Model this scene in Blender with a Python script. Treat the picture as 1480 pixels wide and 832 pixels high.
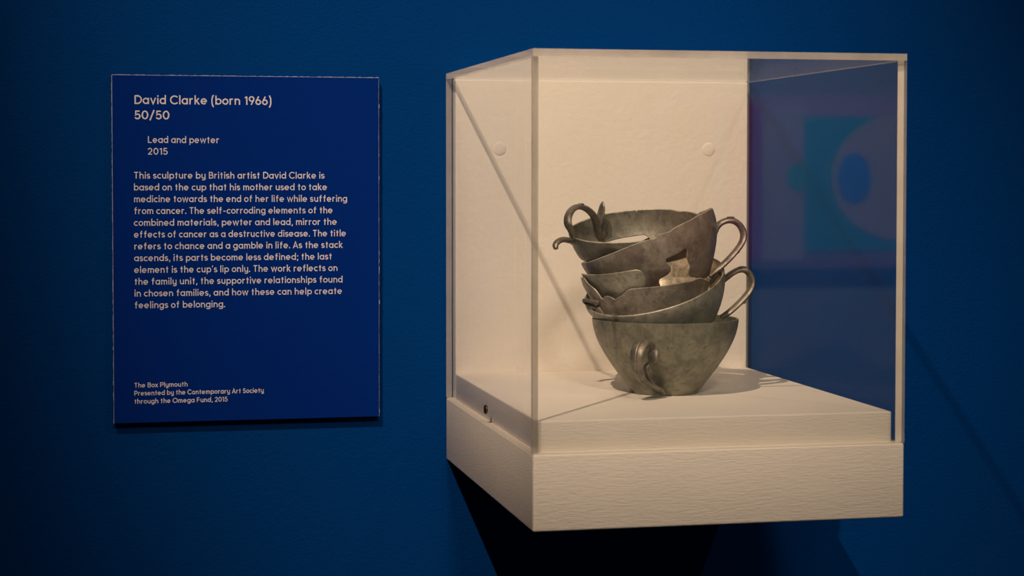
import bpy, bmesh, math, random
from mathutils import Vector, Matrix
from mathutils.geometry import delaunay_2d_cdt

for o in list(bpy.data.objects):
    bpy.data.objects.remove(o)
SC = bpy.context.scene
COL = SC.collection
PI = math.pi

# ------------------------------------------------------------------ camera
YAW, PITCH, ROLL = 0.21178, 0.03231, 0.00055
fw = Vector((math.sin(YAW)*math.cos(PITCH), math.cos(YAW)*math.cos(PITCH), -math.sin(PITCH)))
rt = Vector((math.cos(YAW), -math.sin(YAW), 0)); up = rt.cross(fw)
r2 = rt*math.cos(ROLL) + up*math.sin(ROLL); u2 = -rt*math.sin(ROLL) + up*math.cos(ROLL)
cam = bpy.data.cameras.new('camera'); camo = bpy.data.objects.new('camera', cam); COL.objects.link(camo)
m = Matrix((r2, u2, -fw)).transposed().to_4x4(); m.translation = (-0.29099, -1.62942, 0.25323)
camo.matrix_world = m
cam.sensor_width = 36; cam.lens = 2716.26/1480*36
cam.shift_y = -(416-337.14)/1480
cam.clip_start = 0.05
cam.dof.use_dof = True; cam.dof.focus_distance = 1.55; cam.dof.aperture_fstop = 12
SC.camera = camo

# ------------------------------------------------------------------ world, lights, exposure
w = bpy.data.worlds.new('world'); SC.world = w; w.use_nodes = True
w.node_tree.nodes['Background'].inputs[0].default_value = (0.02, 0.03, 0.06, 1)
w.node_tree.nodes['Background'].inputs[1].default_value = 0.0
SC.view_settings.view_transform = 'Standard'; SC.view_settings.look = 'None'
SC.view_settings.gamma = 1; SC.view_settings.use_curve_mapping = False
SC.view_settings.exposure = 0.0
SC.cycles.use_denoising = True
SC.cycles.transparent_max_bounces = 24
SC.cycles.sample_clamp_indirect = 4.0
SC.cycles.max_bounces = 12

def spot(name, loc, target, power, col, size_deg, blend, radius):
    l = bpy.data.lights.new(name, 'SPOT'); o = bpy.data.objects.new(name, l); COL.objects.link(o)
    o.location = loc; d = Vector(target) - Vector(loc)
    o.rotation_euler = d.to_track_quat('-Z', 'Y').to_euler()
    l.energy = power; l.color = col; l.spot_size = math.radians(size_deg); l.spot_blend = blend; l.shadow_soft_size = radius
    return o
# track light up to the left, in front of the wall: the main light
spot('track_spotlight', (-0.87, -1.53, 2.02), (0.04, -0.08, 0.345), 250, (1.0, 0.755, 0.535), 25, 1.0, 0.014)
# weaker track light up to the right
spot('track_spotlight', (1.05, -1.55, 2.0), (0.0, 0, 0.1), 22, (1.0, 0.80, 0.60), 50, 1.0, 0.02)
# track light on the painting of the opposite wall
spot('track_spotlight', (0.9, -1.9, 2.1), (1.40, -3.2, 0.05), 420, (1.0, 0.84, 0.68), 42, 1.0, 0.03)
# added fill, no real fixture: brightens cup and shelf fronts from behind the camera
spot('gallery_fill', (-0.1, -2.9, 2.0), (0.13, -0.2, 0.17), 150, (1.0, 0.80, 0.60), 23, 1.0, 0.22)

# ------------------------------------------------------------------ node helpers
def mat(name):
    M = bpy.data.materials.new(name); M.use_nodes = True
    nt = M.node_tree; b = nt.nodes['Principled BSDF']
    return M, nt, b
def N(nt, typ, **kw):
    n = nt.nodes.new(typ)
    for k, v in kw.items(): setattr(n, k, v)
    return n
def texcoord(nt, scale=(1, 1, 1)):
    t = N(nt, 'ShaderNodeTexCoord'); mp = N(nt, 'ShaderNodeMapping'); mp.inputs['Scale'].default_value = scale
    nt.links.new(t.outputs['Object'], mp.inputs['Vector']); return mp.outputs['Vector']
def noise(nt, vec, scale, detail=3, rough=0.55, dist=0):
    n = N(nt, 'ShaderNodeTexNoise'); n.inputs['Scale'].default_value = scale; n.inputs['Detail'].default_value = detail
    n.inputs['Roughness'].default_value = rough; n.inputs['Distortion'].default_value = dist
    nt.links.new(vec, n.inputs['Vector']); return n.outputs['Fac']
def ramp(nt, fac, stops):
    r = N(nt, 'ShaderNodeValToRGB'); e = r.color_ramp.elements
    while len(e) < len(stops): e.new(0.5)
    for k, (p, c) in enumerate(stops): e[k].position = p; e[k].color = (*c, 1)
    nt.links.new(fac, r.inputs[0]); return r.outputs[0]
def bump(nt, b, h, strength, dist, prev=None):
    bp = N(nt, 'ShaderNodeBump'); bp.inputs['Strength'].default_value = strength; bp.inputs['Distance'].default_value = dist
    nt.links.new(h, bp.inputs['Height'])
    if prev is not None: nt.links.new(prev, bp.inputs['Normal'])
    nt.links.new(bp.outputs[0], b.inputs['Normal']); return bp.outputs[0]

# ------------------------------------------------------------------ materials
def wall_paint(name, col, rough=0.5, spec=0.25):
    M, nt, b = mat(name)
    v = texcoord(nt)
    c = ramp(nt, noise(nt, v, 3, 4), [(0.3, tuple(x*0.95 for x in col)), (0.7, tuple(x*1.04 for x in col))])
    nt.links.new(c, b.inputs['Base Color']); b.inputs['Roughness'].default_value = rough; b.inputs['Specular IOR Level'].default_value = spec
    n1 = bump(nt, b, noise(nt, v, 380, 3, 0.6), 0.6, 0.0011)
    bump(nt, b, noise(nt, v, 120, 2, 0.5), 0.22, 0.0016, n1)
    return M
M_WALL = wall_paint('blue_wall_paint', (0.0, 0.0350, 0.176), 0.8, 0.02)
M_ROOM = wall_paint('dark_room_paint', (0.09, 0.12, 0.20), 0.8, 0.1)
M_OPP = wall_paint('grey_green_wall_paint', (0.15, 0.185, 0.19), 0.8, 0.1)
M_FLOOR, nt, b = mat('dark_floor'); v = texcoord(nt)
nt.links.new(ramp(nt, noise(nt, v, 6, 4), [(0.3, (0.13, 0.12, 0.11)), (0.7, (0.19, 0.175, 0.16))]), b.inputs['Base Color']); b.inputs['Roughness'].default_value = 0.6

WHITE = (0.80, 0.74, 0.675)
def white_paint(name, vec_scale, fine, strength, dist):
    M, nt, b = mat(name); v = texcoord(nt, vec_scale)
    c = ramp(nt, noise(nt, texcoord(nt), 14, 4), [(0.3, tuple(x*0.955 for x in WHITE)), (0.7, WHITE)])
    nt.links.new(c, b.inputs['Base Color']); b.inputs['Roughness'].default_value = 0.55; b.inputs['Specular IOR Level'].default_value = 0.25
    n1 = bump(nt, b, noise(nt, v, fine, 4, 0.62), strength, dist)
    bump(nt, b, noise(nt, texcoord(nt), 130, 2), 0.12, 0.001, n1)
    return M
M_STROKE = white_paint('brushed_white_paint', (0.16, 1, 1.0), 900, 0.65, 0.0007)
M_ROLLER = white_paint('rollered_white_paint', (1, 1, 1), 190, 0.5, 0.0010)

def pane_mat(name, k, tint=(0.985, 0.988, 0.985), rough=0.0):
    """clear acrylic: straight-through light plus Schlick mirror reflection, k trims the reflection"""
    M = bpy.data.materials.new(name); M.use_nodes = True; nt = M.node_tree; nt.nodes.clear()
    out = N(nt, 'ShaderNodeOutputMaterial'); mix = N(nt, 'ShaderNodeMixShader')
    tr = N(nt, 'ShaderNodeBsdfTransparent'); tr.inputs[0].default_value = (*tint, 1)
    gl = N(nt, 'ShaderNodeBsdfGlossy'); gl.inputs['Roughness'].default_value = rough; gl.inputs[0].default_value = (1, 1, 1, 1)
    g = N(nt, 'ShaderNodeNewGeometry'); dt = N(nt, 'ShaderNodeVectorMath', operation='DOT_PRODUCT')
    nt.links.new(g.outputs['Normal'], dt.inputs[0]); nt.links.new(g.outputs['Incoming'], dt.inputs[1])
    ab = N(nt, 'ShaderNodeMath', operation='ABSOLUTE'); nt.links.new(dt.outputs['Value'], ab.inputs[0])
    s = N(nt, 'ShaderNodeMath', operation='SUBTRACT'); s.inputs[0].default_value = 1; nt.links.new(ab.outputs[0], s.inputs[1])
    pw = N(nt, 'ShaderNodeMath', operation='POWER'); nt.links.new(s.outputs[0], pw.inputs[0]); pw.inputs[1].default_value = 5
    ma = N(nt, 'ShaderNodeMath', operation='MULTIPLY_ADD'); nt.links.new(pw.outputs[0], ma.inputs[0])
    ma.inputs[1].default_value = 0.96*k; ma.inputs[2].default_value = 0.04*k
    nt.links.new(ma.outputs[0], mix.inputs[0]); nt.links.new(tr.outputs[0], mix.inputs[1]); nt.links.new(gl.outputs[0], mix.inputs[2])
    nt.links.new(mix.outputs[0], out.inputs[0]); return M
M_FRONT = pane_mat('clear_acrylic_front', 1.0, rough=0.026)
M_SIDE = pane_mat('clear_acrylic_side', 0.05)
M_LEFT = pane_mat('clear_acrylic_left', 0.35)
M_TOP = pane_mat('clear_acrylic_top', 1.0)
def edge_mat(name, c0, c1, alpha):  # beige paints in the case interior piped and reflected through clear edges
    M, nt, b = mat(name); b.inputs['Roughness'].default_value = 0.25; b.inputs['Alpha'].default_value = alpha
    nt.links.new(ramp(nt, noise(nt, texcoord(nt), 30, 4), [(0.3, c0), (0.7, c1)]), b.inputs['Base Color']); return M
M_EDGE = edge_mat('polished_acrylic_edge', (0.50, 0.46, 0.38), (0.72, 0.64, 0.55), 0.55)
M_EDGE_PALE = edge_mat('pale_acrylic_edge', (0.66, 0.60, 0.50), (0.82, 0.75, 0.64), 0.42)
M_EDGE_DIM = edge_mat('dim_acrylic_edge', (0.34, 0.30, 0.24), (0.46, 0.40, 0.33), 0.62)  # same clear edge, its dimmer light put into a darker colour
M_EDGE_BRIGHT = edge_mat('bright_acrylic_edge', (0.78, 0.70, 0.60), (0.92, 0.84, 0.73), 0.95)  # same clear edge, interior reflection painted in as a brighter colour

def pewter(name, dark, light, metal=0.35, rough=0.42, warm=None, spots=0.5):
    M, nt, b = mat(name); v = texcoord(nt)
    f1 = noise(nt, v, 95, 7, 0.68, 0.5)
    c = ramp(nt, f1, [(0.38, dark), (0.5, tuple((x+y)/2 for x, y in zip(dark, light))), (0.62, light)])
    if warm:
        mx = N(nt, 'ShaderNodeMix', data_type='RGBA'); nt.links.new(ramp(nt, noise(nt, v, 40, 3), [(0.42, (0, 0, 0)), (0.66, (1, 1, 1))]), mx.inputs[0])
        nt.links.new(c, mx.inputs[6]); mx.inputs[7].default_value = (*warm, 1); c = mx.outputs[2]
    mx = N(nt, 'ShaderNodeMix', data_type='RGBA')
    nt.links.new(ramp(nt, noise(nt, v, 700, 3, 0.7), [(0.60, (0, 0, 0)), (0.72, (spots*0.7,)*3)]), mx.inputs[0])
    nt.links.new(c, mx.inputs[6]); mx.inputs[7].default_value = (*[min(1, x*2.0) for x in light], 1); c = mx.outputs[2]
    mx = N(nt, 'ShaderNodeMix', data_type='RGBA')
    nt.links.new(ramp(nt, noise(nt, v, 160, 5, 0.75), [(0.56, (0, 0, 0)), (0.64, (0.6,)*3)]), mx.inputs[0])
    nt.links.new(c, mx.inputs[6]); mx.inputs[7].default_value = (*[x*0.55 for x in dark], 1); c = mx.outputs[2]
    nt.links.new(c, b.inputs['Base Color']); b.inputs['Metallic'].default_value = metal
    rr = N(nt, 'ShaderNodeMapRange'); nt.links.new(noise(nt, v, 140, 5), rr.inputs[0]); rr.inputs[3].default_value = rough-0.1; rr.inputs[4].default_value = rough+0.16
    nt.links.new(rr.outputs[0], b.inputs['Roughness'])
    n1 = bump(nt, b, noise(nt, v, 1100, 4, 0.65), 0.3, 0.00025)
    bump(nt, b, noise(nt, v, 190, 4), 0.22, 0.0006, n1)
    return M
M_PEW1 = pewter('grey_green_pewter', (0.1685, 0.1599, 0.1174), (0.2898, 0.2780, 0.2134))
M_PEW2 = pewter('grey_pewter', (0.2714, 0.2576, 0.2105), (0.4560, 0.4367, 0.3654))
M_PEW3 = pewter('speckled_lead', (0.2446, 0.2140, 0.1835), (0.4383, 0.3771, 0.3058), rough=0.46, spots=0.8)
M_PEW5 = pewter('purplish_lead', (0.2272, 0.1936, 0.1621), (0.3953, 0.3458, 0.2965), warm=(0.20, 0.145, 0.13), rough=0.42)
M_PEW6 = pewter('dark_pewter', (0.1270, 0.1195, 0.0929), (0.2208, 0.2049, 0.1639), spots=0.7)
M_RIM = pewter('worn_highlight_rim', (0.28, 0.25, 0.20), (0.46, 0.42, 0.35), metal=0.35, rough=0.48)  # worn edge, made paler to paint in the glint along the rims
M_INNER = pewter('lit_inner_pewter', (0.3931, 0.3342, 0.2480), (0.9374, 0.8168, 0.6379), metal=0.55, rough=0.33, spots=0.9)  # paler insides: light falling into the cups is put into the colour
M_HAND = pewter('worn_cast_pewter', (0.1191, 0.1016, 0.0813), (0.2580, 0.2286, 0.1830), metal=0.5, rough=0.40, spots=0.9)

def flat(name, col, rough=0.6, metal=0.0, spec=0.3, var=0.06, scale=40):
    M, nt, b = mat(name); v = texcoord(nt)
    nt.links.new(ramp(nt, noise(nt, v, scale, 3), [(0.3, tuple(x*(1-var) for x in col)), (0.7, tuple(min(1, x*(1+var)) for x in col))]), b.inputs['Base Color'])
    b.inputs['Roughness'].default_value = rough; b.inputs['Metallic'].default_value = metal; b.inputs['Specular IOR Level'].default_value = spec
    return M
M_SHEET = flat('royal_blue_print', (0.0, 0.0185, 0.172), 0.8, 0, 0.03, 0.05, 300)
M_CORE = flat('pale_board_core', (0.30, 0.30, 0.42), 0.8)
M_INK = flat('pale_pink_ink', (0.60, 0.555, 0.62), 0.7)
M_SCREW = flat('dark_bronze_screw', (0.10, 0.075, 0.045), 0.35, 0.9)

# ------------------------------------------------------------------ object helpers
def tag(o, label=None, cat=None, group=None, kind=None):
    for k, v in (('label', label), ('category', cat), ('group', group), ('kind', kind)):
        if v: o[k] = v
    return o
def empty(name, loc, label, cat, group=None):
    o = bpy.data.objects.new(name, None); COL.objects.link(o); o.location = loc; o.empty_display_size = 0.02
    return tag(o, label, cat, group)
def link(name, bm, mats, parent=None, smooth=True, sharp=40):
    """world-space bmesh -> one mesh object, origin moved to the parent's place"""
    me = bpy.data.meshes.new(name)
    off = Vector(parent.location) if parent is not None and parent.parent is None else Vector((0, 0, 0))
    if parent is not None and parent.parent is not None: off = Vector(parent.parent.location) + Vector(parent.location)
    bmesh.ops.translate(bm, verts=bm.verts, vec=-off)
    bm.normal_update()
    for f in bm.faces: f.smooth = smooth
    if smooth:
        for e in bm.edges:
            if len(e.link_faces) == 2 and e.calc_face_angle(0) > math.radians(sharp): e.smooth = False
    bm.to_mesh(me); bm.free()
    for mm in (mats if isinstance(mats, (list, tuple)) else [mats]): me.materials.append(mm)
    o = bpy.data.objects.new(name, me); COL.objects.link(o)
    if parent is not None: o.parent = parent
    return o
def add_box(bm, lo, hi, bevel=0, seg=2, mi=0):
    r = bmesh.ops.create_cube(bm, size=1)
    vs = r['verts']
    for v in vs:
        v.co = Vector([lo[i] if v.co[i] < 0 else hi[i] for i in range(3)])
    fs = {f for v in vs for f in v.link_faces}
    for f in fs: f.material_index = mi
    if bevel:
        es = list({e for v in vs for e in v.link_edges})
        bmesh.ops.bevel(bm, geom=es, offset=bevel, segments=seg, affect='EDGES', profile=0.5, clamp_overlap=True)
    return fs
def catmull(P, n=6, vals=None):
    P = [Vector(p) for p in P]; out = []; ov = []
    for i in range(len(P)-1):
        p0 = P[i-1] if i else P[0]*2-P[1]; p1 = P[i]; p2 = P[i+1]; p3 = P[i+2] if i+2 < len(P) else P[-1]*2-P[-2]
        for k in range(n):
            t = k/n
            out.append(0.5*((2*p1)+(p2-p0)*t+(2*p0-5*p1+4*p2-p3)*t*t+(3*p1-p0-3*p2+p3)*t**3))
            if vals: ov.append(vals[i]*(1-t)+vals[i+1]*t)
    out.append(P[-1]); 
    if vals: ov.append(vals[-1]); return out, ov
    return out
def sweep(bm, P, ref, a, b, seg=14, n=6, closed_ends=True):
    """tube with elliptical section: a = half width along ref (list or number), b = half thickness"""
    k = len(P)
    A = a if isinstance(a, (list, tuple)) else [a]*k
    B = b if isinstance(b, (list, tuple)) else [b]*k
    pts, A2 = catmull(P, n, A); _, B2 = catmull(P, n, B)
    rings = []; ref = Vector(ref).normalized()
    for i, p in enumerate(pts):
        t = (pts[min(i+1, len(pts)-1)] - pts[max(i-1, 0)]).normalized()
        x = (ref - t*ref.dot(t)).normalized(); y = t.cross(x)
        rings.append([bm.verts.new(p + x*A2[i]*math.cos(2*PI*j/seg) + y*B2[i]*math.sin(2*PI*j/seg)) for j in range(seg)])
    for i in range(len(rings)-1):
        for j in range(seg):
            bm.faces.new((rings[i][j], rings[i][(j+1) % seg], rings[i+1][(j+1) % seg], rings[i+1][j]))
    for R, sgn, p, q in ((rings[0], -1, pts[0], pts[1]), (rings[-1], 1, pts[-1], pts[-2])):
        d = (p-q).normalized(); c = bm.verts.new(p + d*min(A2[0 if sgn < 0 else -1], B2[0 if sgn < 0 else -1])*0.55)
        for j in range(seg):
            bm.faces.new((R[(j+1) % seg], R[j], c) if sgn < 0 else (R[j], R[(j+1) % seg], c))
def blob(bm, c, rx, ry, rz, rot=None, seg=16):
    r = bmesh.ops.create_uvsphere(bm, u_segments=seg, v_segments=seg//2+2, radius=1)
    M = Matrix.Translation(c) @ (rot.to_4x4() if rot else Matrix.Identity(4)) @ Matrix.Diagonal((rx, ry, rz, 1))
    bmesh.ops.transform(bm, matrix=M, verts=r['verts'])

# ------------------------------------------------------------------ the room
X0, X1, Y0, Z0, Z1 = -2.3, 2.6, -3.2, -1.15, 2.45
def slab(name, lo, hi, M, label):
    bm = bmesh.new(); add_box(bm, lo, hi)
    return tag(link(name, bm, M, None, False), label, None, None, 'structure')
slab('wall_back', (X0-.1, 0, Z0-.1), (X1+.1, 0.1, Z1+.1), M_WALL, 'dark blue painted gallery wall')
slab('wall_front', (X0-.1, Y0-.1, Z0-.1), (X1+.1, Y0, Z1+.1), M_OPP, 'dark wall opposite the display case')
slab('wall_left', (X0-.1, Y0, Z0-.1), (X0, 0, Z1+.1), M_ROOM, 'dark gallery wall on the left')
slab('wall_right', (X1, Y0, Z0-.1), (X1+.1, 0, Z1+.1), M_ROOM, 'dark gallery wall on the right')
slab('floor', (X0, Y0, Z0-.1), (X1, 0, Z0), M_FLOOR, 'dark gallery floor')
slab('ceiling', (X0, Y0, Z1), (X1, 0, Z1+.1), M_ROOM, 'dark gallery ceiling')

# ------------------------------------------------------------------ white wall-mounted display shelf
W, D, HB, H = 0.28, 0.3456, 0.0550, 0.3400
T = 0.005; G = 0.0058; G2 = 0.0100; TB = 0.0137; HP = 0.0772
sh = empty('display_shelf', (W/2, -D/2, 0), 'white painted shelf box with back board, fixed to the blue wall', 'display shelf')
bm = bmesh.new(); add_box(bm, (0, -D, 0), (W, 0, HB), 0.0016, 3); link('base_block', bm, M_STROKE, sh)
bm = bmesh.new(); add_box(bm, (G, -D+G2, HB-.001), (W-G, -TB, HP), 0.0012, 3); link('raised_plinth', bm, M_STROKE, sh)
bm = bmesh.new(); add_box(bm, (G, -TB, HB-.001), (W-G, 0, H-T-.0001), 0.0017, 3); bb = link('back_board', bm, M_ROLLER, sh)
for (x, z) in ((0.0452, 0.2741), (0.237, 0.2741)):
    bm = bmesh.new(); prof_cap = [(0, 0.0006), (0.003, 0.00056), (0.0052, 0.0004), (0.0060, 0.0001), (0.0064, -0.0002)]
    rings = []
    for r_, h_ in prof_cap[1:]:
        rings.append([bm.verts.new((x+r_*math.cos(2*PI*j/32), -TB-h_, z+r_*math.sin(2*PI*j/32))) for j in range(32)])
    c = bm.verts.new((x, -TB-prof_cap[0][1], z))
    for j in range(32): bm.faces.new((c, rings[0][j], rings[0][(j+1) % 32]))
    for i in range(len(rings)-1):
        for j in range(32): bm.faces.new((rings[i][j], rings[i+1][j], rings[i+1][(j+1) % 32], rings[i][(j+1) % 32]))
    o = link('screw_cap', bm, M_ROLLER, bb); o['label'] = 'round painted-over screw cap'

# ------------------------------------------------------------------ clear acrylic cover
cv = empty('acrylic_cover', (W/2, -D/2, HB), 'clear acrylic box cover standing on the white shelf over the stacked cups', 'display case cover')
def pane(name, lo, hi, axis, M, ME=None):
    """slab whose two big faces (normal = axis) are clear and whose narrow rim is polished edge"""
    bm = bmesh.new(); add_box(bm, lo, hi)
    bm.normal_update()
    for f in bm.faces: f.material_index = 0 if abs(f.normal[axis]) > 0.9 else (1 if f.normal.y < -0.9 else 2)
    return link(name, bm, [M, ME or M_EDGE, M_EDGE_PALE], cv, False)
e = 0.0002
pane('top_pane', (0, -D, H-T), (W, -e, H), 2, M_TOP)
pane('front_pane', (0, -D, HB+e), (W, -D+T, H-T-e), 1, M_FRONT)
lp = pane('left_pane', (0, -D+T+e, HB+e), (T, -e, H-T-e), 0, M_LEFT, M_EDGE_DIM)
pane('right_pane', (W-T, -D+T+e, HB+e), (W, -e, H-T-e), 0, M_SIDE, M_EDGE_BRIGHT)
# fixing screw through the left pane
bm = bmesh.new(); y, z = -0.1775, 0.0662
R = Matrix.Rotation(PI/2, 4, 'Y')
def disc_stack(bm, prof, seg=24):
    rs = [[bm.verts.new((-h_, y+r_*math.cos(2*PI*j/seg), z+r_*math.sin(2*PI*j/seg))) for j in range(seg)] for r_, h_ in prof]
    for i in range(len(rs)-1):
        for j in range(seg): bm.faces.new((rs[i][j], rs[i][(j+1) % seg], rs[i+1][(j+1) % seg], rs[i+1][j]))
    bm.faces.new(rs[-1]); bm.faces.new(rs[0][::-1])
disc_stack(bm, [(0.0030, -0.0012), (0.0037, -0.0006), (0.0037, 0.0004), (0.0031, 0.0011), (0.0016, 0.0014)])
o = link('fixing_screw', bm, M_SCREW, lp); o['label'] = 'small dark bronze screw head'

# ------------------------------------------------------------------ pewter cups
def frame(ax, ay):
    n = Vector((math.sin(ax), -math.sin(ay), 0)); n.z = math.sqrt(max(1e-6, 1-n.x**2-n.y**2)); n.normalize()
    e1 = (Vector((1, 0, 0)) - n*n.x).normalized(); return e1, n.cross(e1), n
def prof(z): return -83.2479*z**3 + 1.1834*z**2 + 0.773*z + 0.0261
RF = {2: lambda h: prof(h+.0592)*.058/.0588, 3: lambda h: .0524+.25*h-3*h*h, 4: lambda h: .0501+.50*h-3*h*h,
      5: lambda h: prof(h+.0592)*.0577/.0588, 6: lambda h: .0567+.05*h-13*h*h}
POSE = {2: (.1381, -.1779, .1631, -.3157, .2255), 3: (.132, -.175, .170, -.05, .05), 4: (.132, -.175, .170, -.05, .05),
        5: (.1358, -.166, .2007, -.3668, -.1068), 6: (.1276, -.167, .2099, -.1299, .1822)}
K = 0.055
def dent(k, t, h):
    """hand-bent places where one cup makes room for the next"""
    a = math.degrees(t) % 360
    g = lambda c, w: math.exp(-(((a-c+180) % 360-180)/w)**2)
    if k == 6: return max(0.0065*g(238, 38)*min(1.0, max(0.0, -h/.011)), 0.0060*g(268, 34))
    if k == 2: return 0.0048*g(148, 42)*min(1.0, max(0.0, (-h-.005)/.009))
    if k == 3: return 0.0065*g(130, 42)*min(1.0, max(0.0, (-h-.006)/.01))
    return 0.0
def pip(poly, x, y):
    c = False; j = len(poly)-1
    for i in range(len(poly)):
        xi, yi = poly[i]; xj, yj = poly[j]
        if (yi > y) != (yj > y) and x < (xj-xi)*(y-yi)/(yj-yi)+xi: c = not c
        j = i
    return c
def densify(P, step=0.0009):
    out = []
    for i in range(len(P)):
        a, b_ = Vector(P[i]), Vector(P[(i+1) % len(P)]); n = max(1, int((b_-a).length/step))
        out += [a + (b_-a)*k/n for k in range(n)]
    return out
def rounded(P, it=2):
    """Chaikin corner rounding of a closed outline"""
    for _ in range(it):
        Q = []
        for i in range(len(P)):
            a, b_ = Vector(P[i]), Vector(P[(i+1) % len(P)]); Q += [a*.8+b_*.2, a*.2+b_*.8]
        P = Q
    return P
def shell(k, outline, holes=(), thick=0.0013, wobble=0.0003, seed=1, step=0.0014, close=False, rnd=None):
    """cut plate on the surface of revolution k; outline and holes in (theta degrees, height)"""
    C = Vector(POSE[k][:3]); e1, e2, n = frame(*POSE[k][3:]); rf = RF[k]
    to2 = lambda P: [(math.radians(t)*K, h) for t, h in P]
    loops = [densify(to2(outline))] + [densify(rounded(to2(h), 1)) for h in holes]
    verts = []; edges = []
    for L in loops:
        s = len(verts); verts += L; edges += [(s+i, s+(i+1) % len(L)) for i in range(len(L))]
    xs = [v.x for v in loops[0]]; ys = [v.y for v in loops[0]]
    polys = [[(v.x, v.y) for v in L] for L in loops]
    inside = lambda x, y: pip(polys[0], x, y) and not any(pip(p, x, y) for p in polys[1:])
    y = min(ys)+step*.5; row = 0
    while y < max(ys):
        x = min(xs)+step*(.5 if row % 2 else 1)
        while x < max(xs):
            if inside(x, y): verts.append(Vector((x, y)))
            x += step
        y += step; row += 1
    res = delaunay_2d_cdt([Vector((v[0], v[1])) for v in verts], edges, [], 0, 1e-6)
    V, F = res[0], res[2]
    rng = random.Random(seed); ph = [rng.uniform(0, 6.28) for _ in range(6)]
    def m3(x, yy, inset):
        t = x/K; r = rf(yy) - inset - dent(k, t, yy) + wobble*(math.sin(2*t+ph[0])+.7*math.sin(3*t+ph[1])+.5*math.sin(5*t+ph[2]+yy*90))
        return C + n*yy + (e1*math.cos(t)+e2*math.sin(t))*r
    bm = bmesh.new(); o = [bm.verts.new(m3(v.x, v.y, 0)) for v in V]; i_ = [bm.verts.new(m3(v.x, v.y, thick)) for v in V]
    cnt = {}
    for f in F:
        cx = sum(V[a].x for a in f)/len(f); cy = sum(V[a].y for a in f)/len(f)
        if not inside(cx, cy): continue
        bm.faces.new([o[a] for a in f]); bm.faces.new([i_[a] for a in reversed(f)]).material_index = 2
        for a, b_ in zip(f, list(f[1:])+[f[0]]): cnt[(a, b_)] = 1
    x0, x1 = min(xs), max(xs); rims = []
    for (a, b_) in list(cnt):
        if (b_, a) in cnt: continue
        if close and ((abs(V[a].x-x0) < 1e-6 and abs(V[b_].x-x0) < 1e-6) or (abs(V[a].x-x1) < 1e-6 and abs(V[b_].x-x1) < 1e-6)): continue
        rims.append((a, b_))
    # worn, slightly pointed edge all round the cut
    nrm = {}
    for a, b_ in rims:
        d = (V[b_]-V[a]).normalized(); q = Vector((d.y, -d.x))
        for c in (a, b_): nrm[c] = nrm.get(c, Vector((0, 0))) + q
    mid = {}
    for c, q in nrm.items():
        if close and (abs(V[c].x-x0) < 1e-6 or abs(V[c].x-x1) < 1e-6): q = Vector((0, q.y))
        q = q.normalized()*.0006; mid[c] = bm.verts.new(m3(V[c].x+q.x, V[c].y+q.y, thick*.55))
    for a, b_ in rims:
        bm.faces.new((o[b_], o[a], mid[a], mid[b_])).material_index = 1
        bm.faces.new((mid[b_], mid[a], i_[a], i_[b_])).material_index = 1
    bm.verts.ensure_lookup_table()
    bmesh.ops.delete(bm, geom=[v for v in bm.verts if not v.link_faces], context='VERTS')
    if close: bmesh.ops.remove_doubles(bm, verts=bm.verts, dist=2e-5)
    bmesh.ops.recalc_face_normals(bm, faces=bm.faces)
    return bm
def on(k, th, h, out=0.0):
    C = Vector(POSE[k][:3]); e1, e2, n = frame(*POSE[k][3:]); t = math.radians(th)
    return C + n*h + (e1*math.cos(t)+e2*math.sin(t))*(RF[k](h)+out)

# --- bottom cup: whole bowl, handle to the front
BC = Vector((0.1452, -0.185, HP+.0001))
c1 = empty('cup', tuple(BC), 'whole upright pewter cup at the bottom of the stack, standing on the white plinth', 'cup', 'stacked pewter cups')
bm = bmesh.new(); seg = 144
zs = [0.0003, 0.002, 0.004] + [0.004+(0.0592-0.004)*i/22 for i in range(1, 23)]
outer = [(z, (0.0268 if z < .001 else prof(z)*0.998)) for z in zs]
inner = [(max(z, .0035), prof(max(z, .0035))-0.0016) for z in reversed(zs)]
P = [(0.0003, 0.0)] + [(0.0, 0.012), (0.0, 0.0262)] + outer + [(0.0595, 0.0579)] + inner + [(0.0035, 0.0)]
rings = []
for z, r_ in P:
    if r_ == 0: rings.append([bm.verts.new(BC+Vector((0, 0, z)))])
    else: rings.append([bm.verts.new(BC+Vector(((r_+.0002*math.sin(3*t+1)*(z/.06))*math.cos(t), (r_+.0002*math.sin(2*t)*(z/.06))*math.sin(t), z))) for t in [2*PI*j/seg for j in range(seg)]])
for a_, b_ in zip(rings, rings[1:]):
    for j in range(seg):
        jj = (j+1) % seg
        if len(a_) == 1: bm.faces.new((a_[0], b_[jj], b_[j]))
        elif len(b_) == 1: bm.faces.new((a_[j], a_[jj], b_[0]))
        else: bm.faces.new((a_[j], a_[jj], b_[jj], b_[j]))
bmesh.ops.recalc_face_normals(bm, faces=bm.faces)
link('bowl', bm, M_PEW1, c1)
az = math.radians(241); S0 = Vector((math.cos(az), math.sin(az), 0)); dr = Vector((math.cos(math.radians(226)), math.sin(math.radians(226)), 0))
def h1(rho, z): return BC + S0*0.0535 + dr*(rho-0.0535) + Vector((0, 0, z))
bm = bmesh.new()
tang = Vector((-dr.y, dr.x, 0))
sweep(bm, [h1(.0500, .0405), h1(.0555, .0430), h1(.0625, .0455), h1(.0700, .0440), h1(.0750, .0385), h1(.0765, .0315), h1(.0745, .0245), h1(.0690, .0185), h1(.0610, .0140), h1(.0520, .0105), h1(.0420, .0070), h1(.0330, .0026)],
      tang, [.0040, .0046, .0058, .0062, .0060, .0056, .0050, .0044, .0042, .0046, .0056, .0028], [.0030, .0026, .0024, .0023, .0023, .0023, .0023, .0022, .0022, .0022, .0020, .0012])
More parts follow.
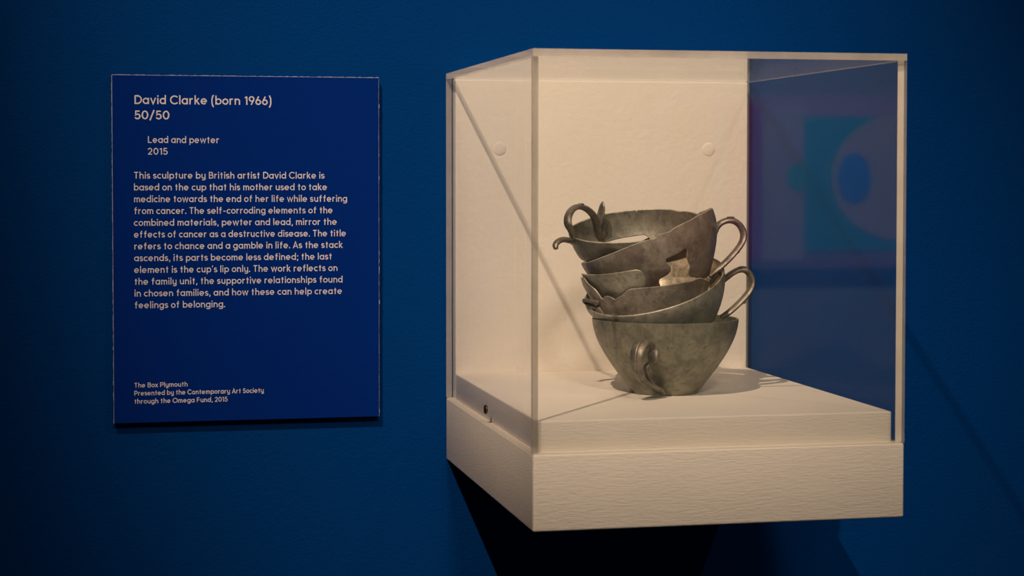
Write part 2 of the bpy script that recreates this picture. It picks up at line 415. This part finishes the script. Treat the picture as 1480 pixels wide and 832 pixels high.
# raised rib along the outer face, attachment pad and inner scroll
sweep(bm, [h1(.0640, .0478), h1(.0715, .0460), h1(.0772, .0395), h1(.0788, .0315), h1(.0765, .0238), h1(.0705, .0170), h1(.0620, .0122), h1(.0530, .0086)], tang, [.0014]*8, [.0010]*8)
pa = math.radians(243.5); pn = Vector((math.cos(pa), math.sin(pa), 0))
blob(bm, BC + pn*0.0535 + Vector((0, 0, .0345)), .0046, .0016, .0068, Matrix.Rotation(pa+PI/2, 3, 'Z') @ Matrix.Rotation(-.30, 3, 'X'))
sweep(bm, [BC + pn*0.0520 + Vector((0, 0, .0300)), h1(.0590, .0270), h1(.0600, .0215), h1(.0560, .0160), h1(.0480, .0110)], tang, [.0022, .0026, .0024, .0022, .0020], [.0016]*5)
link('handle', bm, M_HAND, c1)

# --- second cup: whole bowl tilted, handle on the right
c2 = empty('cup', POSE[2][:3], 'smooth unbroken pewter cup tilted left, set directly in the rim of the bottom cup', 'cup', 'stacked pewter cups')
full = lambda lo, hi, t0=0, n=90: [(t0+360*i/n, lo) for i in range(n+1)] + [(t0+360-360*i/n, hi) for i in range(n+1)]
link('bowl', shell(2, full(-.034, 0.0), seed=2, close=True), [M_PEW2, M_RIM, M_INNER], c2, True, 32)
H2 = [(0.1925, -0.186, 0.1665), (0.1971, -0.1871, 0.1699), (0.2008, -0.1882, 0.1727), (0.2057, -0.1893, 0.175), (0.2106, -0.1904, 0.1747), (0.2143, -0.1915, 0.1711), (0.2157, -0.1925, 0.1661), (0.2142, -0.1936, 0.1601), (0.2092, -0.1947, 0.1538), (0.2018, -0.1958, 0.147), (0.1945, -0.1969, 0.1414), (0.1885, -0.196, 0.1375)]
bm = bmesh.new(); sweep(bm, H2, (0.1, -1, 0), [.0036]+[.0042]*10+[.0032], [.0028, .0024, .0023, .0024, .0025, .0024, .0024, .0024, .0024, .0023, .0023, .0020])
blob(bm, Vector((0.2082, -0.1900, 0.1772)), .0036, .0036, .0010); blob(bm, Vector((0.2075, -0.1950, 0.1495)), .0020, .0038, .0016)
link('handle', bm, M_HAND, c2)

# --- third: band of a cup with a torn rim, small knob handle on the left
c3 = empty('cup', POSE[3][:3], 'speckled lead cup with wavy torn rim and small knob handle on its left', 'cup', 'stacked pewter cups')
BT = [(334.5, -0.00606), (328, -0.0040), (320.75, -0.0022), (311.5, 0.0000), (307.5, 0.0005), (304.0, 0.0004), (297.25, -0.0007), (282.5, -0.0017), (267.75, -0.0027), (254.0, -0.0033), (241.25, -0.0042), (238.2, -0.0048), (236, -0.0062), (233.25, -0.0084), (230.5, -0.0101), (227.5, -0.0113), (224.8, -0.0128), (223.2, -0.0130), (221.3, -0.0122), (218.75, -0.0111), (216.4, -0.0106), (213.5, -0.0109), (210.5, -0.0121), (208.6, -0.0131), (207.0, -0.0126), (205.6, -0.0104), (203.6, -0.0077), (200.5, -0.0053), (196.5, -0.0036), (191.5, -0.0018), (187.2, 0.0012), (186.25, 0.0022)]
# full band all round: right end at 337.75 joins the low back rim
back = [(186.25, 0.0022), (165, 0.0005), (130, -0.007), (70, -0.008), (25, -0.0065), (5, -0.0050), (-25.5, -0.00606)]
top3 = [(t, h) for t, h in BT]                       # 337.75 -> 187
ring3 = top3 + back[1:]                              # 337.75 -> -22.25
out3 = ring3 + [(-25.5+i*360/90, -.027) for i in range(91)]
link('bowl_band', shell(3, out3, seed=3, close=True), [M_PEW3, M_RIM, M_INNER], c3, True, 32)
bm = bmesh.new()
q = on(3, 203, -.0165)
sweep(bm, [on(3, 203, -.0165, .0004), on(3, 197, -.0158, .0026), on(3, 190, -.0152, .0044), on(3, 184, -.0156, .0052), on(3, 183, -.0172, .0050), on(3, 188, -.0190, .0042), on(3, 194, -.0206, .0026), on(3, 199, -.0230, .0010)],
      (0, 0, 1), [.0018, .0016, .0015, .0015, .0015, .0016, .0018, .0012], [.0015]*8)
blob(bm, on(3, 199.5, -.0168, .0010), .0026, .0020, .0026)
sweep(bm, [on(3, 196, -.0188, .0014), on(3, 198.5, -.0212, .0014), on(3, 200.5, -.0238, .0010), on(3, 202.5, -.0262, .0004)], (-.35, -.9, .2), [.0012]*4, [.0016, .0027, .0026, .0010])
link('knob_handle', bm, M_HAND, c3)

# --- fragment with a rounded tongue, above the band
c4 = empty('cup_fragment', POSE[4][:3], 'pewter plate fragment with rounded tongue end, tucked behind the wavy torn rim', 'cup fragment', 'stacked pewter cups')
FL = [(168, -.004), (172, 0.0042), (185.5, 0.0050), (200, 0.0058), (210.75, 0.0066), (221, 0.0076), (231.0, 0.0089), (241, 0.0106), (246.5, 0.0112), (249, 0.0107), (250.8, 0.0095), (252.2, 0.0076), (253.0, 0.0050), (253.3, 0.0020), (253, -0.0010), (251.5, -0.0036), (248.0, -0.0056), (243, -.009), (236, -.016), (230, -.021)]
out4 = FL + [(t, -.0215) for t in range(225, 184, -5)] + [(180, -.014), (172, -.010)]
link('curved_plate', shell(4, [(t, h) for t, h in out4], seed=4, wobble=.0001), [M_PEW2, M_RIM, M_PEW2], c4, True, 32)

# --- fifth: strongly tilted cup with a hole in its wall, handle on the right
c5 = empty('cup', POSE[5][:3], 'purplish lead cup leaning left, with a vase-shaped hole and the highest right-hand handle', 'cup', 'stacked pewter cups')
T5 = [(171.5, 0.0003), (194, -0.0003), (228.0, 0.0001), (241.5, 0.0003), (250, -.0001), (254.5, -0.0007), (257, -.0014), (259.3, -0.0012), (261, -.0002), (263, 0.0003), (267, -.0004), (271.5, -0.0008), (275, .0001), (278.5, 0.0007), (286.5, 0.0012), (293.5, 0.0014), (302.0, 0.0024), (319.5, 0.0026), (345, .0028), (375, .002), (400, .0), (425, -.0022), (450, -0.0036), (470, -.0026), (490, -.0003)]
low5 = lambda a: -.0462 if a > 216 or a < 6 else -.027 if a < 70 else -.024 if a < 92 else -.030 if a > 200 else -.020 if a < 108 else -.011 if a < 132 else -.0035 if a < 162 else -.012
up5 = T5 + [(531.5, .0003)]
out5 = up5 + [(531.5-i*4, low5((531.5-i*4) % 360)) for i in range(91)]
HOLE5 = [(246.3, -0.0395), (246.6, -0.0345), (248.3, -0.0322), (252.5, -0.03154), (256.25, -0.03131), (259.5, -0.03063), (262.0, -0.02903), (262.75, -0.02653), (261.75, -0.02447), (260.0, -0.0228), (260.3, -0.0200), (261.5, -.01885), (267.0, -0.0187), (272.25, -0.0185), (276.0, -0.0177), (280.25, -0.0168), (282.25, -0.0181), (282.25, -0.0206), (280.8, -0.02379), (281.8, -0.02789), (284.0, -0.0318), (281.95, -0.0345), (281.2, -0.037), (284.75, -0.0402), (293, -0.0423), (293, -.0438), (252, -.0438)]
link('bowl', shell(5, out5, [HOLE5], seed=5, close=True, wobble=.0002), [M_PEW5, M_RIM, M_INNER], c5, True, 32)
H5 = [(0.1835, -0.186, 0.1962), (0.1845, -0.1874, 0.2013), (0.1856, -0.1888, 0.2069), (0.1877, -0.1902, 0.2111), (0.1919, -0.1915, 0.2141), (0.1972, -0.1929, 0.215), (0.2026, -0.1943, 0.2128), (0.2062, -0.1957, 0.2075), (0.2066, -0.1971, 0.2014), (0.2036, -0.1985, 0.1954), (0.1973, -0.1998, 0.1883), (0.1899, -0.2012, 0.1815), (0.182, -0.2026, 0.1751), (0.1768, -0.203, 0.1708)]
bm = bmesh.new(); sweep(bm, H5, (0.1, -1, 0), [.0026, .0034]+[.0042]*10+[.0034, .0018], [.0016, .0020, .0024, .0024, .0024, .0025, .0025, .0025, .0024, .0023, .0022, .0022, .0022, .0014])
blob(bm, Vector((0.1972, -0.1929, 0.2174)), .0034, .0036, .0009); blob(bm, Vector((0.2010, -0.1990, 0.1905)), .0018, .0036, .0018)
sweep(bm, [(0.1836, -0.180, 0.1628), (0.1878, -0.178, 0.1671), (0.1915, -0.176, 0.1707), (0.1930, -0.174, 0.175)], (-.6, -.6, .4), [.0008, .0012, .0012, .0006], [.0010, .0020, .0020, .0008])
link('handle', bm, M_HAND, c5)

# --- the lip of a cup on top
c6 = empty('cup_lip', POSE[6][:3], 'open lip ring crowning the stack, with curled tail and upright looped handle', 'cup lip', 'stacked pewter cups')
LO6 = [(106.5, -0.0208), (95.25, -0.0203), (79.5, -0.0198), (70.0, -0.0193), (66.75, -0.0207), (63.75, -0.0229), (60.25, -0.0236), (50.25, -0.0225), (32.0, -0.0184), (20, -.017), (0, -.0165)]
TOP6 = [(0, 0), (14, 0), (29.75, -.0001), (35.0, -0.0009), (38.75, -0.0006), (44, .0001), (71, 0.0002), (74.5, .0001), (75.75, -0.0010), (77.2, .0002), (91, .0001), (104.75, .0003), (118, 0), (129, -.0004), (147.5, 0), (180, .0), (230, .0003), (270, 0), (310, .0003), (360, 0)]
out6 = TOP6 + [(360, -.0165)] + [(340, -.0185), (310, -.020), (280, -.021), (240, -.021), (209, -.0205), (190, -.0206), (160, -.0208), (130, -.0208)] + LO6
link('lip_ring', shell(6, out6, seed=6, close=True, wobble=.0002), [M_PEW6, M_RIM, M_PEW6], c6, True, 32)
H6 = [(0.0727, -0.1745, 0.201), (0.0698, -0.177, 0.2066), (0.0668, -0.1775, 0.2122), (0.0674, -0.175, 0.2176), (0.0706, -0.171, 0.2225), (0.0759, -0.166, 0.2254), (0.0822, -0.159, 0.2256), (0.0886, -0.152, 0.2237), (0.0945, -0.145, 0.2202), (0.0993, -0.138, 0.2155), (0.1026, -0.131, 0.2102), (0.1047, -0.124, 0.2048), (0.1071, -0.1195, 0.1989)]
bm = bmesh.new(); sweep(bm, H6, (0.55, -.83, 0), [.0030, .0034]+[.0038]*9+[.0030, .0016], [.0020, .0023, .0023, .0023, .0023, .0023, .0023, .0023, .0023, .0023, .0021, .0018, .0012])
blob(bm, Vector((0.0822, -0.159, 0.2279)), .0026, .0030, .0008)
hd = link('looped_handle', bm, M_HAND, c6)
bm = bmesh.new()
sweep(bm, [(0.1053, -0.124, 0.2054), (0.1065, -0.124, 0.2117), (0.1077, -0.125, 0.2186), (0.1086, -0.126, 0.2255), (0.1088, -0.1265, 0.2292)], (0.35, -.94, 0), [.0012, .0040, .0050, .0036, .0008], [.0010, .0019, .0019, .0014, .0006])
sweep(bm, [(0.1126, -0.1165, 0.212), (0.114, -0.116, 0.2091), (0.1144, -0.1155, 0.2051), (0.1134, -0.116, 0.2011), (0.1119, -0.117, 0.1982)], (0.3, -.95, 0), [.0008, .0012, .0012, .0012, .0008], [.0010, .0026, .0030, .0024, .0010])
sweep(bm, [(0.1055, -0.1235, 0.2094), (0.1079, -0.121, 0.2036), (0.1098, -0.1195, 0.1983), (0.1116, -0.1185, 0.1937)], (0.2, -.97, 0), [.0012, .0014, .0014, .0010], [.0010, .0026, .0028, .0016])
link('leaf_ornament', bm, M_HAND, hd)
bm = bmesh.new()
sweep(bm, [(0.0760, -0.166, 0.1960), (0.0720, -0.170, 0.1984), (0.0682, -0.174, 0.1993), (0.063, -0.177, 0.2000), (0.0583, -0.18, 0.1988), (0.0556, -0.182, 0.1962), (0.0553, -0.184, 0.1932)], (0.4, -.9, 0), [.0036, .0036, .0036, .0036, .0034, .0030, .0020], [.0024, .0025, .0024, .0023, .0022, .0021, .0018])
link('curled_tail', bm, M_HAND, c6)

# ------------------------------------------------------------------ wall label with its lettering
PX0, PX1, PZ0, PZ1, PT = -0.2871, -0.0607, 0.0407, 0.3353, 0.008
wl = empty('wall_label', ((PX0+PX1)/2, -PT/2, PZ0), 'royal blue information panel with pale lettering on the wall left of the case', 'wall label')
rng = random.Random(5)
bm = bmesh.new(); add_box(bm, (PX0, -PT+.0012, PZ0), (PX1, -.0002, PZ1), 0.0002, 1); link('core_board', bm, M_SHEET, wl, False)
# worn pale edge of the board just behind the printed face
def edge_run(p, q, nrm):
    n = 90; a_ = Vector(p); d = Vector(q)-a_
    for i in range(n):
        if nrm[0] > 0: f_ = .25 if rng.random() < .85 else 1.0
        else: f_ = 1.0
        s = f_*rng.uniform(.00015, .00055); y0 = -PT+.0011
        u, v2 = a_+d*i/n, a_+d*(i+1)/n
        lo = [min(u[k], v2[k]) for k in range(3)]; hi = [max(u[k], v2[k]) for k in range(3)]
        for k in range(3):
            if nrm[k] > 0: hi[k] += s; lo[k] -= .0003
            if nrm[k] < 0: lo[k] -= s; hi[k] += .0003
        lo[1], hi[1] = -PT+.0002, -PT+.0013
        add_box(bm, lo, hi)
for p, q, nrm in (((PX0, 0, PZ1), (PX1, 0, PZ1), (0, 0, 1)), ((PX0, 0, PZ0), (PX0, 0, PZ1), (-1, 0, 0)), ((PX1, 0, PZ0), (PX1, 0, PZ1), (1, 0, 0))):
    bm = bmesh.new(); edge_run(p, q, nrm); o = link('worn_edge', bm, M_CORE, wl, False); o['label'] = 'pale chipped board edge'
bm = bmesh.new(); add_box(bm, (PX0+.0001, -PT, PZ0), (PX1-.0001, -PT+.0014, PZ1-.0001), 0.0002, 1); link('printed_face', bm, M_SHEET, wl, False)

# geometric sans drawn with round pens: cap height 100
def arc(cx, cy, rx, ry, a0, a1, n=None):
    n = n or max(4, int(abs(a1-a0)/12)); return [(cx+rx*math.cos(math.radians(a0+(a1-a0)*i/n)), cy+ry*math.sin(math.radians(a0+(a1-a0)*i/n))) for i in range(n+1)]
w_ = 14; h_ = w_/2; XH = 71; XC = XH/2; RY = XC-h_; RX = 27.5
def EL(cx, cy, rx, ry): return arc(cx, cy, rx, ry, 0, 360, 36)
DOT = lambda x, y, r=9: ('dot', x, y, r)
GL = {  # letter: strokes, left and right bearing
 'a': ([EL(RX+h_, XC, RX, RY), [(2*RX+h_, 0), (2*RX+h_, XH)]], 0, 1),
 'b': ([EL(RX+h_, XC, RX, RY), [(h_, 0), (h_, 104)]], 1, 0),
 'c': ([arc(RX+h_, XC, RX, RY, 48, 312)], 0, 0),
 'd': ([EL(RX+h_, XC, RX, RY), [(2*RX+h_, 0), (2*RX+h_, 104)]], 0, 1),
 'e': ([arc(RX+h_, XC, RX, RY, 0, 318), [(h_+2, XC-1), (2*RX+h_+6.5, XC-1)]], 0, 0),
 'f': ([[(18, 0), (18, 78)] + arc(34, 78, 16, 18, 180, 85), [(2, XH-h_), (40, XH-h_)]], .3, .2),
 'g': ([EL(RX+h_, XC, RX, RY), [(2*RX+h_, XH), (2*RX+h_, -2)] + arc(RX+h_, -2, RX, 18, 0, -150)], 0, 1),
 'h': ([[(h_, 0), (h_, 104)], arc(h_+23, XH-h_-23, 23, 23, 180, 0) + [(h_+46, 0)]], 1, 1),
 'i': ([[(h_, 0), (h_, XH)], DOT(h_, 93)], 1, 1),
 'k': ([[(h_, 0), (h_, 104)], [(h_, 27), (48, XH+1)], [(21, 40), (52, -1)]], 1, .2),
 'l': ([[(h_, 0), (h_, 104)]], 1, 1),
 'm': ([[(h_, 0), (h_, XH)], arc(h_+19, XH-h_-19, 19, 19, 180, 0) + [(h_+38, 0)], arc(h_+57, XH-h_-19, 19, 19, 180, 0) + [(h_+76, 0)]], 1, 1),
 'n': ([[(h_, 0), (h_, XH)], arc(h_+23, XH-h_-23, 23, 23, 180, 0) + [(h_+46, 0)]], 1, 1),
 'o': ([EL(RX+h_, XC, RX, RY)], 0, 0),
 'p': ([EL(RX+h_, XC, RX, RY), [(h_, -27), (h_, XH)]], 1, 0),
 'r': ([[(h_, 0), (h_, XH)], arc(h_+25, XH-h_-24, 25, 24, 180, 78)], 1, .1),
 's': ([arc(27, 49.5, 18, 15, 25, 180)[:-1] + arc(27, 49.5, 18, 13.5, 180, 255)[:-1] + [(30, 34.5)] + arc(27, 21.5, 20.5, 14.5, 68, -155)[1:]], 0, 0),
 't': ([[(19, 0), (19, 92)], [(2, XH-h_), (37, XH-h_)]], .2, .2),
 'u': ([[(h_+46, 0), (h_+46, XH)], arc(h_+23, h_+23, 23, 23, 0, -180) + [(h_, XH)]], 1, 1),
 'v': ([[(5, XH), (31, 3), (57, XH)]], 0, 0),
 'w': ([[(5, XH), (25, 4), (46, XH-4), (67, 4), (87, XH)]], 0, 0),
 'x': ([[(5, 0), (53, XH)], [(5, XH), (53, 0)]], 0, 0),
 'y': ([[(h_+46, XH), (h_+46, -4)] + arc(h_+23, -4, 23, 16, 0, -150), arc(h_+23, h_+23, 23, 23, 0, -180) + [(h_, XH)]], 1, 1),
 'A': ([[(5, 0), (39, 97), (73, 0)], [(18, 30), (60, 30)]], 0, 0),
 'B': ([[(h_, 0), (h_, 100)], [(h_, 93), (36, 93)] + arc(36, 73, 20, 20, 90, -90) + [(h_, 53)], [(h_, 53), (38, 53)] + arc(38, 30, 23, 23, 90, -90) + [(h_, 7)]], 1, 0),
 'C': ([arc(50, 50, 43, 44, 42, 318)], 0, 0),
 'D': ([[(h_, 0), (h_, 100)], [(h_, 93), (32, 93)] + arc(32, 50, 42, 43, 90, -90) + [(h_, 7)]], 1, 0),
 'F': ([[(h_, 0), (h_, 100)], [(h_, 93), (56, 93)], [(h_, 49), (52, 49)]], 1, 0),
 'L': ([[(h_, 100), (h_, 7), (56, 7)]], 1, 0),
 'O': ([EL(51, 50, 44, 44)], 0, 0),
 'P': ([[(h_, 0), (h_, 100)], [(h_, 93), (36, 93)] + arc(36, 68, 25, 25, 90, -90) + [(h_, 43)]], 1, 0),
 'S': ([arc(34, 71, 22, 22, 25, 180)[:-1] + arc(34, 71, 22, 19, 180, 255)[:-1] + [(38, 49)] + arc(34, 30, 26, 23, 68, -155)[1:]], 0, 0),
 'T': ([[(32, 0), (32, 100)], [(2, 93), (62, 93)]], 0, 0),
 '0': ([EL(34, 50, 27, 43)], .3, .3),
 '1': ([[(24, 0), (24, 93)], [(26, 94), (2, 80)]], .3, .8),
 '2': ([arc(31, 67, 23, 26, 172, -35) + [(10, 7), (58, 7)]], .3, .3),
 '5': ([[(54, 93), (16, 93), (12, 50)] + arc(31, 33, 25, 26, 135, -155)], .3, .3),
 '6': ([EL(33, 32, 25, 25), [(11, 44), (38, 98)]], .3, .3),
 '9': ([EL(33, 68, 25, 25), [(55, 56), (28, 2)]], .3, .3),
 '(': ([arc(40, 40, 32, 76, 115, 245)], .4, 0), ')': ([arc(-10, 40, 32, 76, 65, -65)], 0, .4),
 '/': ([[(4, -12), (46, 106)]], 0, 0), '-': ([[(2, 38), (36, 38)]], .4, .4),
 '.': ([DOT(9, 8, 9.5)], .6, .6), ',': ([[(13, 14), (6, -16)]], .6, .6), ';': ([[(13, 14), (6, -16)], DOT(11, 58, 9.5)], .6, .6),
 '\u2019': ([[(14, 102), (8, 76)]], .3, .3),
}
def lay(text, pen=14):
    x = 0; out = []
    for ch in text:
        if ch == ' ': x += 33; continue
        st, l, r_ = GL[ch]
        xs = [p[0] for s in st if s[0] != 'dot' for p in s] or [st[0][1]]
        lo, hi = min(xs)-7, max(xs)+7
        x += 4.0 + 4.5*l
        out.append((x-lo, st)); x += hi-lo + 4.0 + 4.5*r_
    return out, x
rib_i = [0]
def ribbon(bm, pts, wd, X, Z, s, sx, y):
    rib_i[0] += 1; yy = y - (rib_i[0] % 7)*2e-6
    closed = (Vector(pts[0])-Vector(pts[-1])).length < 1e-3
    Q = [Vector(p) for p in (pts[:-1] if closed else pts)]; n = len(Q); L = []
    for i in range(n):
        a_ = Q[i-1] if (closed or i) else None; b_ = Q[(i+1) % n] if (closed or i < n-1) else None
        d1 = (Q[i]-a_).normalized() if a_ is not None else None; d2 = (b_-Q[i]).normalized() if b_ is not None else None
        if d1 is None: d1 = d2
        if d2 is None: d2 = d1
        n1 = Vector((-d1.y, d1.x)); n2 = Vector((-d2.y, d2.x)); mt = n1+n2
        mt = mt.normalized() if mt.length > 1e-4 else n1
        k = wd/2/max(0.45, mt.dot(n1))
        L.append([bm.verts.new((X+(Q[i].x+mt.x*sg*k)*sx, yy, Z+(Q[i].y+mt.y*sg*k)*s)) for sg in (1, -1)])
    for i in range(n if closed else n-1):
        a_, b_ = L[i], L[(i+1) % n]; bm.faces.new((a_[0], b_[0], b_[1], a_[1]))
def write(bm, text, x0, z, width, cap, z_end=None, pen=14):
    g, tot = lay(text); s = cap/100; sx = width/(tot-9)
    dz = 0 if z_end is None else (z_end-z)/width
    for gx, st in g:
        X = x0+(gx-4.5)*sx; Z = z + (X-x0)*dz
        for stx in st:
            if stx[0] == 'dot': ribbon(bm, arc(stx[1], stx[2], stx[3]/2, stx[3]/2, 0, 360, 14), stx[3], X, Z, s, sx, -PT-.00006)
            else: ribbon(bm, stx, pen, X, Z, s, sx, -PT-.00006)
def text_part(name, lines, pen=13):
    bm = bmesh.new()
    for L in lines: write(bm, *L, pen=pen)
    bmesh.ops.recalc_face_normals(bm, faces=bm.faces)
    for f in bm.faces:
        if f.normal.y > 0: f.normal_flip()
    return link(name, bm, M_INK, wl, False)
text_part('title_lettering', [('David Clarke (born 1966)', -.2688, .3110, .1155, .0074), ('50/50', -.2687, .2981, .0292, .0074)], 14.5)
text_part('medium_lettering', [('Lead and pewter', -.2578, .2782, .0600, .0057), ('2015', -.2578, .2683, .0167, .0057)])
BODY = [('This sculpture by British artist David Clarke is', -.1080), ('based on the cup that his mother used to take', -.1057), ('medicine towards the end of her life while suffering', -.0883),
 ('from cancer. The self-corroding elements of the', -.1009), ('combined materials, pewter and lead, mirror the', -.0973), ('effects of cancer as a destructive disease. The title', -.0894),
 ('refers to chance and a gamble in life. As the stack', -.0923), ('ascends, its parts become less defined; the last', -.1016), ('element is the cup\u2019s lip only. The work reflects on', -.0968),
 ('the family unit, the supportive relationships found', -.0924), ('in chosen families, and how these can help create', -.0929), ('feelings of belonging.', -.1935)]
text_part('body_lettering', [(t, -.2696, .2480-.00999*i, x+.2696, .0057) for i, (t, x) in enumerate(BODY)])
text_part('credit_lettering', [('The Box Plymouth', -.2702, .0708, .0448, .0041), ('Presented by the Contemporary Art Society', -.2702, .0640, .1094, .0041), ('through the Omega Fund, 2015', -.2702, .0571, .0785, .0041)], 15)

# ------------------------------------------------------------------ abstract painting on the opposite wall, seen only as a reflection in the cover
pt = empty('painting', (1.45, Y0+.03, 0.05), 'abstract painting with teal field, grey disc and blue oval, reflected in the case', 'painting')
PY = Y0+.030
def quadbox(name, x0, x1, z0, z1, y, M, d=.002):
    bm = bmesh.new(); add_box(bm, (x0, y, z0), (x1, y+d, z1)); return link(name, bm, M, pt, False)
def oval(name, cx, cz, rx, rz, y, M, a0=0, a1=360):
    bm = bmesh.new(); n = 64
    P = [(cx+rx*math.cos(math.radians(a0+(a1-a0)*i/n)), cz+rz*math.sin(math.radians(a0+(a1-a0)*i/n))) for i in range(n if a1-a0 == 360 else n+1)]
    f = [bm.verts.new((x, y+.003, z)) for x, z in P]; bk = [bm.verts.new((x, y, z)) for x, z in P]
    bm.faces.new(f); bm.faces.new(bk[::-1])
    for i in range(len(P)): bm.faces.new((f[i], bk[i], bk[(i+1) % len(P)], f[(i+1) % len(P)]))
    bmesh.ops.recalc_face_normals(bm, faces=bm.faces); return link(name, bm, M, pt, False)
bm = bmesh.new(); add_box(bm, (0.92, Y0+.001, 0.03), (1.98, PY, 0.43), .003, 2); link('canvas', bm, flat('mauve_paint', (0.22, 0.15, 0.24)), pt)
quadbox('orange_band', 0.96, 1.06, .05, .41, PY, flat('orange_paint', (0.26, 0.15, 0.11)))
quadbox('plum_band', 1.10, 1.18, .05, .41, PY, flat('plum_paint', (0.30, 0.06, 0.22)))
quadbox('grey_field', 1.185, 1.284, .05, .41, PY, flat('grey_paint', (0.29, 0.29, 0.33)))
quadbox('teal_field', 1.285, 1.95, .072, .384, PY, flat('teal_paint', (0.0, 0.29, 0.42)))
oval('grey_disc', 1.53, .242, .178, .148, PY+.001, flat('warm_grey_paint', (0.30, 0.285, 0.28)))
oval('blue_oval', 1.407, .241, .042, .058, PY+.003, flat('blue_oval_paint', (0.01, 0.19, 0.72)))
oval('green_dot', 1.268, .243, .026, .030, PY+.001, flat('sea_green_paint', (0.02, 0.36, 0.40)))
